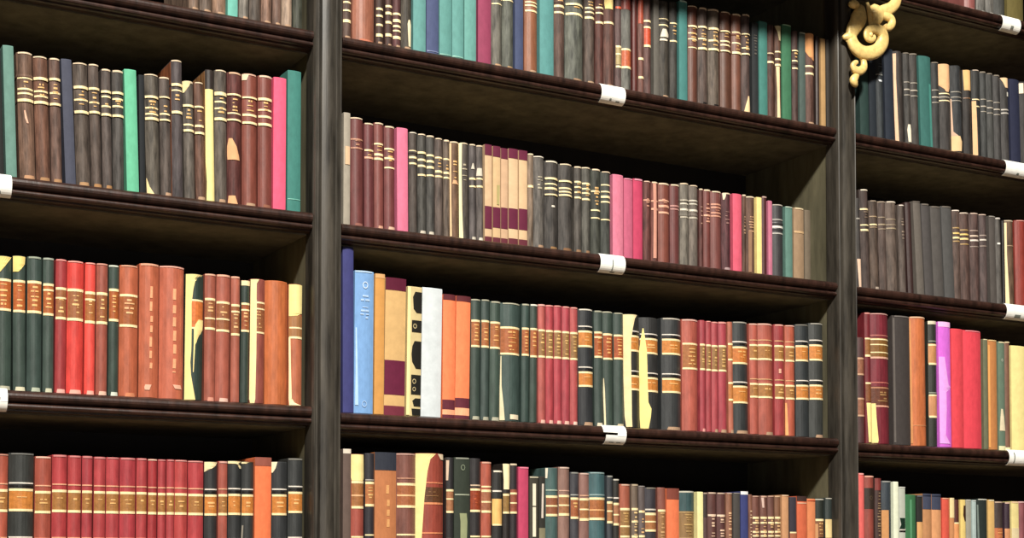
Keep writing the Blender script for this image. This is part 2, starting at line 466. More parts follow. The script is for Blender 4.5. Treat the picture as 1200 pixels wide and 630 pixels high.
ROWS.append(('L2', "left bay's third shelf", 'report volumes on the left bay third shelf', [
 (-6,14,300,1,'#2c3a33',LE,'P#e6cc7e:.5,.02,.98/5,.02,.72/8,.02,.55/12,.02,.3;L18-40#a85a2c;G18,2.6;G40,2.6;T21-37#e0b070;F#a9a793','dark green book with torn cream head'),
 (15.5,30.5,300,2,'#2f3c36',LE,'P#e6cc7e:.5,.02,.98/6,.02,.92/10,.02,.6/12,.02,.4;L19-41#a85a2c;G19,2.6;G41,2.6;T22-38#e0b070;F#c9c4a8','narrow dark green book with torn cream head'),
 (31.5,49.5,301,1,'#2c3a35',LE,'L19-41#a0592f;G19,2.8;G41,2.8;T22-38#e0b070;H#8f9686;F#a9b09c','dark green labelled book'),
 (50.5,63.5,302.5,1,'#323f39',LE,'L20-42#a0592f;G20,2.6;G24,2;G42,2.6;T26-38#e0b070;H#9aa093;F#b9b8a0','dark green labelled book'),
 (65,78,304,0,'#86292b',LE,'L22-44#8f5a38;G22,2.8;G29,1.8;G44,2.8;T30-42#dcb478;H#d88a84;F#e0a498','dull crimson labelled book'),
 (78.5,98.5,306,0,'#b8322b',LE,'L22-44#8f5a38;G22,3;G44,3;T26-40#dcb478;H#e29a90;F#e8a898','wide bright red labelled book'),
 (99.5,112,308,0,'#c23c33',LE,'L23-45#9c6034;G23,3;G28,2;G45,3;T29-42#e0ba7c;H#e0988e;F#e8a898','narrow bright red labelled book'),
 (113,126.5,309,0,'#874436',LE,'L23-45#8a5433;G23,3;G45,3;T27-42#d8b074;H#c89080;F#d8b09c','narrow rust labelled book'),
 (127.5,139.5,311,0,'#2c3a33',LE,'L19-42#9a5228;G19,2.8;G42,2.8;T23-38#d8a868;H#c9cfc0;F#c9cfc0','dark green labelled book'),
 (140.5,162.5,311,0,'#9c4f32',LE,'L23-46#94542f;G23,2.6;G46,2.8;T26-40#d9a878;H#d09a80;F#c07a58','wide rust book with gilt label'),
 (164,187,309,0,'#9c5034',LE,'V17-78#dc9c74;H#d09a80;P#dca890:90,.3,.6/92,.25,.55/94,.28,.5','wide rust book with vertical lettering'),
 (188,217,312,0,'#a0523a',LE,'V17-80#dc9c74;H#d8a090;P#dca890:89,.5,.85/92,.6,.9','rust book with vertical lettering, the wider'),
 (217.5,239,321,-1,'#22322c',LE,'P#e8d490:.5,.0,.9/6,.0,.45/12,.0,.36/24,.0,.28/40,.0,.3/60,.0,.3/70,.0,.26/80,.0,.3/90,.0,.42/99.5,.0,.55;L21-43#c06a34;G21,2;G43,2;P#e8d490:36,.68,.98/40,.5,.98/44,.42,.95/56,.42,.5/76,.4,.44/78,.41,.43','dark green book with torn cream spine'),
 (239.5,253,321,0,'#8a4838',LE,'L20-43#8a5436;G20,2.6;G35,1.8;G43,2.6;T23-32#d0a470;H#d8a48c;F#d0907c','rust labelled book'),
 (253.5,270,322,-1,'#8e4a3a',LE,'L22-44#8a5436;G22,2.6;G35,1.8;G44,2.6;T25-33#d0a470;H#d8a48c;F#d8b0a0','rust labelled book'),
 (270.5,281.5,324,0,'#914e3d',LE,'L23-46#8a5436;G23,2.6;G28,2;G46,2.6;T30-43#d8b07c;H#d8a48c','rust labelled book'),
 (282,292.5,329,-1,'#222f29',LE,'C0-4#dcc498;L19-41#8e4c2c;G19,2.4;G24,1.8;G41,2.4;T26-38#d8a874','slim dark green labelled book'),
 (294,311,327,-1,'#7c3e34',LE,'P#e8d8a0:.5,.0,.5/4,.0,.34/60,.0,.36/95,.0,.34/99.5,.05,.3;L19-43#8a5436;G19,2;G24,1.6;G43,2;T26-40#c89c68;P#e8d8a0:17,.0,.36/60,.0,.37/97,.0,.34','rust book with cream strip down one edge'),
 (312,338.5,329,0,'#a4562a',LE,'','wide plain orange-brown book'),
 (339,355,333,0,'#9c5638',LE,'P#e6d590:.5,.0,.98/10,.0,.97/24,.0,.95/26,.0,.55/26.5,.0,.3;C26-44#8e6138;G36,1.8;G44,2.6;P#e8dcae:44,.0,.1/70,.02,.14/94,.02,.2/99.5,.06,.9','rust book with cream upper spine'),
]))
ROWS.append(('L3', "left bay's bottom shelf", 'bound sets on the left bay bottom shelf', [
 (-6,9.5,532,0,'#934431',LE,DR2+';H#b08070','rust banded book'),
 (10,40.5,531,0,'#272927',LE,DB2+';H#6a6a66','wide black banded book'),
 (41,60.5,535,0,'#8c4031',LE,DR2+';H#e0b4a0','red-brown banded book'),
 (61,79,533,0,'#932e31',LE,DR2+';H#c07a78','crimson banded book'),
 (79.5,95.5,534,0,'#953133',LE,DR2+';H#c07a78','crimson banded book'),
 (96,108.5,534.5,0,'#902f35',LE,DR2+';H#c07a78','crimson banded book'),
 (110,124,535.5,0,'#953235',LE,DR2+';H#c07a78','crimson banded book'),
 (124.5,140,536,0,'#963337',LE,DR2+';H#c07a78','crimson banded book'),
 (140.5,159.5,536.5,0,'#932e35',LE,DR2+';H#c07a78','crimson banded book'),
 (160,172.5,537,0,'#933235',LE,DR2+';H#c07a78','crimson banded book'),
 (173.5,184,538,0,'#8d272b',LE,DR2+';H#e0b4a0','crimson banded book'),
 (185,194.5,538.5,0,'#933135',LE,DR2+';H#c07a78','crimson banded book'),
 (195,204.5,538.5,0,'#953337',LE,DR2+';H#c07a78','crimson banded book'),
 (205,220,539,0,'#9c3635',LE,DR2+';H#c88a84','crimson banded book'),
 (221,239.5,540,0,'#993135',LE,DR2+';H#c88a84','crimson banded book'),
 (240,255,541,0,'#242526',LE,DB2+';P#e6d6a8:.3,.0,1/3,.0,.8/5,.0,.5/7.5,.0,.0','black banded book with torn cream head'),
 (256,267,540.5,0,'#8f4639',LE,DR2+';H#c8988c','slim rust banded book'),
 (267.5,283,540,0,'#242627',LE,DB2+';P#e6d6a8:.3,.0,1/2,.0,.7/4,.75,1/5.5,.85,1','black banded book'),
 (283.5,298,541,0,'#262828',LE,DB2+';P#e6d6a8:.3,.0,1/1.5,.0,.3;P#8a8478:46,.05,.15/52,.02,.12/58,.0,.1','black banded book'),
 (299,318.5,536,0,'#e0692f',CL,'C0-6#8a4636','bright orange cloth book'),
 (319,337.5,541,0,'#26282a',LE,DB2+';P#e6dab8:.3,.0,.3/5,.0,.2/8,.0,.06','black banded book'),
 (338.5,356,537,0,'#2a2c2c',LE,DB2+';H#77746c','black banded book'),
]))
ROWS.append(('M1', "middle bay's top shelf", 'old books on the middle bay top shelf', [
 (402.5,412,-90,0,'#4c3a32',W_,'G68,2;G75,2;G84,3.6;F','slim dark gilt-banded book'),
 (415,440.5,-85,0,'#84503c',LE,'F#b87058','wide rust leather book'),
 (441,449.5,-80,0,'#3c2a24',W_,'G68,2.6;G74,2.6;G82,2.6;G91,3.6;F','dark book with cream gilt bands'),
 (452,460,-78,0,'#402a24',W_,'G64,2.6;G70,3.2;G78,3;G89,3.6;F','dark book with cream gilt bands'),
 (461,470.5,-74,0,'#4a2a2a',W_,'G69,2.6;G75,3.6;G80,2.6;G84,2;G90,3.6;F','dark maroon book with cream gilt bands'),
 (471,483.5,-70,0,'#3c362e',W_,'P#e9dcb8:72,.6,.75/76,.5,.88/96,.62,.84;F','dark brown book with cream chip'),
 (484.5,499.5,-66,0,'#548c88',CL,'','teal cloth book'),
 (500,514.5,-62,0,'#424c70',CL,'B96,1#777fa0','slate-blue cloth book'),
 (515,529.5,-58,0,'#508a84',CL,'B97,1#86b5a6','teal cloth book'),
 (530,543.5,-55,0,'#548e88',CL,'B97,1.4#86b5a6','teal cloth book'),
 (544.5,558.5,-52,0,'#58928a',CL,'','teal cloth book'),
 (560.5,576,-48,0,'#8a3352',CL,'','plum cloth book'),
 (577,589.5,-45,0,'#56534b',W_,'G35,1.6;G40,1.4;F#b08f70','gray-green worn book'),
 (590,603,-43,0,'#50524a',W_,'G35,1.6;F#a58560','gray-green worn book'),
 (603.5,613.5,-40,0,'#3c4666',CL,'','navy cloth book'),
 (616,631,-38,0,'#7a4a30',LE,'G36,2;G41,2.4;G33,1.6;F','tan leather book with gilt bands'),
 (633,649.5,-34,0,'#4a8684',CL,'','bright teal cloth book'),
 (650.5,663,-31,0,'#4a362e',W_,'R27;G31,3;G37,2.4;T22-28','narrow brown gilt-banded book'),
 (665,686,-28,0,'#50524a',W_,'R27;G27,2.6;G36,3;T29-33;F#9a7a60','wide olive-gray book with gilt bands'),
 (686.5,698,-25,0,'#463a33',W_,'G28,2;G32,2;G37,3;T22-28;F#a58a70','gray-brown gilt-banded book'),
 (698.5,708.5,-23,0,'#48261f',W_,'G26,2;G31,2;G40,2.8;T20-29','dark red-brown gilt-banded book'),
 (709,721,-20,0,'#50322a',W_,'P#e8cf8a:.5,.05,.8/20,.05,.8/25,.1,.75;G38,2.8;F','brown book with bare cream head'),
 (722,729,-18,0,'#54403e',W_,'L60-76#a08d60;G22,3#d05a3a;G59,2.6;G66,2;G78,2.8','mauve book with gilt label low'),
 (729.5,741,-16,0,'#5b5a54',W_,'C0-22#6e2a20;L60-76#b05a38;G60,2.4;G77,3','gray book with orange label low'),
 (741.5,747,-14,0,'#4e1c16',LE,'','slim dark red book'),
 (748.5,755,-11,0,'#624038',W_,'L0-32#9c4530;G66,3;G84,3','slim brown book with red head'),
 (755.5,764,-9,0,'#523834',W_,'L35-52#b8482a;G28,2.6;G34,2.4;G52,3','brown book with orange label'),
 (766,772.5,-5,0,'#5a564f',CL,'','slim pale gray book'),
 (773,785.5,1,0,'#38332c',W_,'R20;R38;G19,2;G25,1.6;P#dcd2bc:29,.3,.6/33,.2,.98/36,.15,.9/41,.1,.7;F','dark book with cream smear'),
 (786,795,2,0,'#33302c',W_,'G22,1.6;G40,2;T25-34','slim dark gilt-banded book'),
 (795.5,806,1,0,'#387672',CL,'H#a9c4b8','teal cloth book with pale top edge'),
 (807.5,818.5,7,0,'#542f22',LE,'R21;R41;G21,2.6;G28,1.6;G34,1.6;G42,3;T23-38;H','red-brown gilt-banded book'),
 (819,830.5,9,0,'#4a3c36',W_,'R20;R42;G20,2.6;G32,2;G42,3;T23-38;H;F#141010','gray-brown gilt-banded book'),
 (832,845,11,0,'#554a40',W_,'R20;R41;G20,3;G32,2.6;G41,3;T23-38;H;F#141010','light gray-brown gilt-banded book'),
 (845.5,857.5,14,0,'#4f3022',LE,'R20;R40;G20,2;G30,2;G34,2;G40,2;T22-29;H','dark rust gilt-banded book'),
 (859,870,16.5,0,'#60392a',LE,'R21;R40;G19,2;G30,2;G40,3.2;T22-38;H','orange-brown gilt-banded book'),
 (870.5,880.5,17,0,'#443430',W_,'R20;R40;G20,1.6;G34,1.6;G40,2;T22-38;H;P#e6c89a:82,.6,.7/92,.3,.85/99.5,.15,.9','dark brown book with torn foot'),
 (881,889,26,0,'#25282a',CL,'T14-35#5a5650','slim blackish book'),
 (890,900,25,0,'#36756c',CL,'','slim teal cloth book'),
 (900.5,908.5,29,0,'#442a22',W_,'R32;G31,2;G40,2.6','slim dark brown gilt-banded book'),
 (909,916.5,30,0,'#4a3024',W_,'P#c0b48c:.5,.0,.95/8,.3,.8/16,.5,.8;G28,2;G36,2.4;G42,3;P#e0c49c:44,.1,.5/70,.2,.5/98,.2,.6','slim brown book with cream streak'),
 (917,928,29,0,'#336b4b',CL,'H#8fae90','bright green cloth book'),
 (928.5,936.5,36,0,'#402c28',W_,'R22;R36;G22,1.6;G33,2;G41,2;T24-32','dark red-brown book beside green one'),
 (937,944.5,38,0,'#44544f',CL,'H#a0aa9c','slim gray-teal book'),
 (945,956,39,0,'#50352c',W_,'P#d89a66:.5,.05,.95/20,.05,.98/26,.3,.98/29,.75,.98;G36,2.4;G44,3;F','brown book with torn orange head'),
 (956.5,961,42,0,'#2c1e1a',LE,'','very slim dark book'),
 (962,967.5,45,0,'#a8875c',PA,'','slim tan-cream book'),
 (968,973.5,46,0,'#35312c',CL,'','slim charcoal book at the end'),
]))
ROWS.append(('M2', "middle bay's second shelf", 'old books on the middle bay second shelf', [
 (402.5,410.5,132,0,'#948b7c',CL,'P#c8a888:30,.2,.9/46,.2,.9','slim pale gray book'),
 (411.5,426.5,138,1,'#5a2c2a',LE,'G20,1.8#b08068;G28,1.8#b08068;T21-27#a07058;H;F#8a5a50','wide maroon book'),
 (427,438.5,144.5,1,'#58292a',LE,'G26,2;G33,2.4#d8a488;T26-32;H','maroon gilt-banded book'),
 (439,450,144,1,'#6b3732',LE,'G20,2;G30,2.8;G34,2.6;T22-30;H;F#c89880','maroon gilt-banded book'),
 (450.5,463.5,148,1,'#602e2d',LE,'G22,2;G31,2.4;G40,1.8;T24-38;H;F#d8b098','maroon gilt-banded book'),
 (465.5,478.5,150,1,'#cf6585',CL,'','lone pink cloth book'),
 (480,489.5,155,1,'#423a35',W_,'R20;G19,2.6;G25,2.6;G31,2.2;H#d0c8b8','dark gray gilt-banded book'),
 (490,500,157,1,'#3e3c38',W_,'R19;G19,2.6;G26,2.6;G32,2.6;G41,2.2;H;F#c0b8a8','dark gray gilt-banded book'),
 (500.5,510,159,1,'#3c3a37',W_,'G20,2.4;G26,2.8;G32,3;G40,2;H;F#c0b8a8','dark gray gilt-banded book'),
 (510.5,519.5,162,1,'#51453f',W_,'G20,2;G34,2.8;G39,2.2;T22-32;H','gray-brown gilt-banded book'),
 (520,527.5,164,1,'#574a40',W_,'G20,2;G34,2.8;G39,2.2;T22-32;H','gray-brown gilt-banded book'),
 (528,538.5,166,1,'#5c4330',W_,'P#d8b890:2,.0,.14/60,.0,.12/98,.0,.15;T20-40;P#d0a078:40,.3,.6/44,.2,.95;H','tan-edged brown book'),
 (539,550,167.5,1,'#443d37',W_,'P#efe0b0:.5,.0,.24/30,.0,.2/70,.0,.22/99,.0,.3;T22-40#a89c84;H','dark book with cream left edge'),
 (550.5,558.5,169,1,'#474140',W_,'P#c8c0b0:20,.4,.5/26,.2,.7;G36,2.6;G44,2;H;F#c0b8a8','gray smeared book'),
 (559,567,170.5,1,'#504946',W_,'P#c8c0b0:24,.1,.7/32,.0,.8;G35,2;G43,2.4;H;F#d0c8b8','gray smeared book'),
 (568,576.5,169.5,0,'#c6a785',PA,'C0-11#5e2238;C63-86#5e2238;C94-100#5e2a34','cream book with maroon bands'),
 (577.5,586.5,171.5,0,'#c4a67e',PA,'C0-11#5e2238;C63-84#5e2238;C94-100#5e2a34;P#a89c6a:40,.5,.9/60,.5,.8','cream book with maroon bands'),
 (587,595,174,0,'#c09f80',PA,'C0-11#5e2238;C62-84#5e2238;C94-100#5e2a34','cream book with maroon bands'),
 (596,607,174.5,0,'#ccae8a',PA,'C0-10#5e2238;C62-83#5e2238;C93-100#5e2a34','cream book with maroon bands'),
 (608,618,176.5,0,'#caab86',PA,'C0-10#5e2238;C61-83#5e2238;C93-100#5e2a34','cream book with maroon bands'),
 (619,626,180,0,'#6e5c4c',W_,'H#d8c8a8;G35,3','slim buff book'),
 (626.5,639,183,0,'#57524d',W_,'H#d8d0c0;T22-38#aaa28c;F','pale gray worn book'),
 (640,655.5,188.5,0,'#393532',W_,'R20;R38;G20,2.6;G26,1.8;G31,2.6;G38,1.8;H#d8d0bc;P#d8d0c0:50,.4,.6/52,.4,.65;F#8a6a48','wide dark gray gilt-banded book'),
 (656,672.5,192,0,'#3d3936',W_,'R20;R36;G20,2.2;G28,2;G32,2;G36,2.2;H;F#7a5a40','wide dark gray gilt-banded book'),
 (674,682.5,195,0,'#45403b',W_,'G18,2.4;G24,2;G30,2;G36,2.4;T20-34;H;F#8a6a50','dark gray-green gilt-banded book'),
 (683,693,196,0,'#46443e',W_,'G19,2.4;G25,2;G30,2;G37,2.4;T20-34;H;F#8a6a50','dark gray-green gilt-banded book'),
 (693.5,705,198,0,'#34362f',W_,'G26,2;T18-44;G48,2;G57,1.6;H','blackish green gilt-banded book'),
 (705.5,717,201,0,'#363934',W_,'G16,1.6;G24,1.8;G30,3;G36,2;G57,1.6;H','blackish green gilt-banded book'),
 (718.5,731,204.5,0,'#c96a84',CL,'','pale pink cloth book'),
 (731.5,742,209,0,'#b6506f',CL,'H#d08a9c','mid pink cloth book'),
 (742.5,753.5,209.5,0,'#b83057',CL,'H#d08a9c','deep pink cloth book'),
 (755,763.5,212,0,'#552e2a',W_,'G24,2#c89078;T22-32#c89078;H#d8b8a4','maroon-brown gilt-banded book'),
 (764,772,213,0,'#5a2f28',W_,'P#c08a78:2,.2,.6/40,.25,.65/95,.2,.6;G24,2#d8a488;G34,2.6#d8a488;H','maroon-brown gilt-banded book'),
 (773,786,214.5,0,'#6b372b',LE,'G22,2#d8a488;G29,3.2#d8a488;G37,2.6#d8a488;T20-30#c89078;H','wide red-brown gilt-banded book'),
 (786.5,797.5,216,0,'#582b29',LE,'G27,2#b08078;G31,1.8#b08078;H','plum-brown book'),
 (798.5,808.5,214.5,0,'#625c53',W_,'R21;R39;G21,1.8#b0a898;G25,2#c8c0b0;G32,2.8#d0c8b8;G41,2.4#b0a898;H','pale gray banded book'),
 (809,819.5,217,0,'#5d544c',W_,'R21;R37;G19,1.8#c8c0b0;G23,2#c8c0b0;G31,2.8#d0c8b8;G40,2.4#b0a898;H','pale gray banded book'),
 (820,824.5,221,0,'#4c2a26',W_,'T18-45#b08a78;H','slim maroon gilt-banded book'),
 (825,834,222,0,'#5e2e29',LE,'T18-42#c89078;G33,2.4#d8a488;H','dark maroon gilt-banded book'),
 (834.5,847,224,0,'#633530',LE,'G17,2#c89078;G21,2.4#c89078;G28,2#c89078;G32,1.8#c89078;T20-28#b87e68;H','dark maroon gilt-banded book'),
 (847.5,858,226,0,'#48272a',W_,'P#d8c8b0:.5,.05,.35/5,.08,.3/9,.1,.2;T24-40#8a6660;H;F#a08888','blackish maroon book'),
 (859.5,870,227,0,'#cf4c66',CL,'','rose-red cloth book'),
 (870.5,875,228,0,'#4c3428',W_,'T28-50#9a7a60;H','very slim brown book'),
 (875.5,886.5,230,0,'#52392d',W_,'T26-48#b89070;P#8a6a54:45,.2,.5/98,.2,.45;H','brown worn book'),
 (887,893,231,0,'#ead28a',PA,'','slim cream-yellow book'),
 (893.5,899.5,230,0,'#42191a',LE,'H#b89c90','slim dark red book'),
 (900,905.5,235,0,'#b9647e',CL,'','slim light pink book'),
 (907,920,239.5,0,'#2e2c2e',LE,'R26;R34;G21,1.6#a8a49c;G31,2.8#e0dcd4;G40,1.8#b0aca4;H#b0a89c','black book with silver bands'),
 (921,929.5,242,0,'#53796e',CL,'H#a9b8a8','slim gray-teal cloth book'),
 (931,943,243.5,0,'#927658',CL,'G34,3#c0a078;H#d8c4a0','tan cloth book'),
 (943.5,950.5,246,0,'#6a5d4c',CL,'','slim drab book at the end'),
]))
ROWS.append(('M3', "middle bay's third shelf", 'books on the middle bay third shelf', [
 (402,415,284,1,'#34366e',CL,'','tall navy blue cloth book'),
 (416,438.5,317.5,-1,'#6a98cc',CL,'H#a9c2dc;O10,6.5#c4d6ea;T17-34#aac4e2;P#a9c8e8:40,.04,.1/70,.06,.16/94,.05,.2;O93,6#9cbade','light blue book with embossed ornament'),
 (439,450.5,321,-1,'#c28d4e',PA,'C0-3#c89a68','plain tan book'),
 (451,475.5,326,-2,'#c4a06c',PA,'C0-9#53162c;C60-85#5e1c36;C93-100#6a2a38','tan book with broad maroon bands'),
 (477,494,336,-2,'#c4b283',PA,'P#e6d69a:.5,.0,.18/99,.0,.2;P#1a1814:4,.5,.98/8,.35,.98/17,.4,.98/20,.6,.98;P#1a1814:26,.3,.98/35,.3,.98;O30.5,4.5#c4b283;P#1a1814:42,.5,.98/46,.35,.98/52,.3,.98/58,.35,.98/63,.6,.98;P#1a1814:68,.3,.98/83,.3,.98;O73,4.5#c4b283;O79,4#c4b283;P#1a1814:86,.6,.98/88,.4,.98/92,.5,.98;P#1a1814:94,.35,.98/99,.4,.98','cream book with black ornament'),
 (494.5,518,337.5,-2,'#c6cdd0',PA,'','plain white book'),
 (518.5,534,345,-1,'#e8733a',CL,'C0-4.5#561a22;C85-93#5a1c2c;C93-97#eb9a6c;C97-100#5a1c2c','orange book with maroon bands'),
 (534.5,551.5,347,-2,'#ea763c',CL,'C0-4.5#561a22;C83-91#5a1c2c;C91-97#eea070;C97-100#5a1c2c','orange book with maroon bands'),
 (552.5,563.5,350.5,-1,'#2f3c36',LE,REP,'dark green labelled book'),
 (564.5,574,351,-1,'#323f3b',LE,REP,'dark green labelled book'),
 (574.5,587.5,353,-1,'#324139',LE,REP,'dark green labelled book'),
 (588,611.5,355,-1,'#33433f',LE,'P#d8ccaa:45,.04,.07/70,.02,.08/88,.0,.16/99,.0,.2;L21-43#9c5a34;G21;G43;T24-40#d9a566;H#a9a793;P#e0d0b4:94,.42,.9/98,.42,.9','wide dark green labelled book'),
 (612,621,356,-1,'#2d3d38',LE,'L21-43#9c5a34;G21;G43;T24-40#d9a566;H#a9a793','dark green labelled book'),
 (621.5,630.5,356.5,-1,'#303d36',LE,'L21-44#9c5a34;G21;G44;T24-41#d9a566;H#e0dccc','dark green labelled book'),
 (631.5,640,356.5,0,'#9a4a44',LE,CRI+';H#d8a49a;F#e0b0a0','pale crimson labelled book'),
 (640.5,649.5,357.5,0,'#94333a',LE,CRI+';H#d8948c;F#e0b0a0','crimson labelled book'),
 (650,659,358,0,'#96363f',LE,CRI+';H#d8948c;F#e0b0a0','crimson labelled book'),
 (659.5,668.5,359,0,'#953740',LE,CRI+';H#d8948c;F#e0b0a0','crimson labelled book'),
 (669,678,360,0,'#9a4242',LE,CRI+';H#d8948c;F#e8c0b0','crimson labelled book'),
 (679,697,362,1,'#232528',LE,DBL+';H#d0cabc;F','black banded book'),
 (697.5,707.5,364,1,'#323e39',LE,'L19-40#9c5228;G19;G23,2;G40;T24-38#d9a566;H#9a9a88;F#d8ccb4','dark green labelled book'),
 (708,719.5,365,1,'#303d36',LE,'L20-41#9c4e2a;G20;G41;T23-38#d9a566;H#a9a793;P#e0d2ae:58,.02,.06/70,.0,.12/99,.06,.18','dark green labelled book'),
 (720,732.5,366.5,1,'#323f39',LE,'L20-40#9c4e2a;G20;G40;T23-38#d9a566;H#a9a793;F#c8b898','dark green labelled book'),
 (733,752,368,1,'#23221f',LE,DBL+';P#e2d0a0:.5,.0,.75/4,.0,.58/12,.0,.46/22,.0,.36/40,.0,.34/70,.02,.36/90,.04,.36/99,.1,.38','black banded book with torn cream spine'),
 (752.5,774.5,372,1,'#262626',LE,DBL+';P#e9d88c:10,.12,.16/20,.06,.22/30,.0,.28/60,.0,.3/76,.0,.32/82,.0,.46/90,.0,.42/99.5,.02,.32','black banded book with yellow-cream strip'),
 (778.5,801.5,372.5,0,'#2a2c2d',LE,DBL+';H#aaa498;F','wide black banded book'),
 (802,820.5,374,0,'#984a3c',LE,'L22-44#9a6238;G22,2.4;G44,2.6;T26-41#d9ac70;H#d8a89c','wide rust labelled book'),
 (821,827.5,375,0,'#8c343c',LE,CRI+';F#d89890','slim crimson labelled book'),
 (828,834.5,376,0,'#91363c',LE,CRI+';H#d8948c','slim crimson labelled book'),
 (835,842.5,377,0,'#943a40',LE,CRI+';H#d8948c;F','slim crimson labelled book'),
 (843,853,377,0,'#91343e',LE,CRI+';H#d8948c;F','slim crimson labelled book'),
 (854,860,377,1,'#9c5844',LE,'L21-35#b0703c;G20,2.6;G34,2.6;L56-72#b0703c;G55,2.6;G70,2.6;F','slim rust banded book'),
 (860.5,879.5,377,1,'#272a2b',LE,'W18,1.6;B20;L23-37#bd7034;G23;G37;T26-33#e2a866;W54,1.6;B56;L58-72#bd7838;G58;G72;T62-66#e2ae70;H#9a968c;F','black banded book left of the rust pair'),
 (880,890.5,379,1,'#96483a',LE,DBR+';H#d8a898','rust banded book'),
 (891,908.5,379,1,'#92483a',LE,DBR+';H#d8a898;F','rust banded book'),
 (909,921,380,1,'#8a3032',LE,DBR+';H#d89c90;P#d8a48c:40,.3,.5/44,.3,.5','crimson banded book'),
 (922,933.5,381,0,'#9c4a34',LE,DBR+';H#d8a898;P#e0a06a:70,.0,.1/99,.0,.2','rust banded book right of crimson one'),
 (934,950.5,380,1,'#24282a',LE,DBL+';H#77746c','black banded book'),
 (951,967.5,378.5,0,'#2e302e',LE,DBL+';H#a09c92;F','black banded book'),
]))
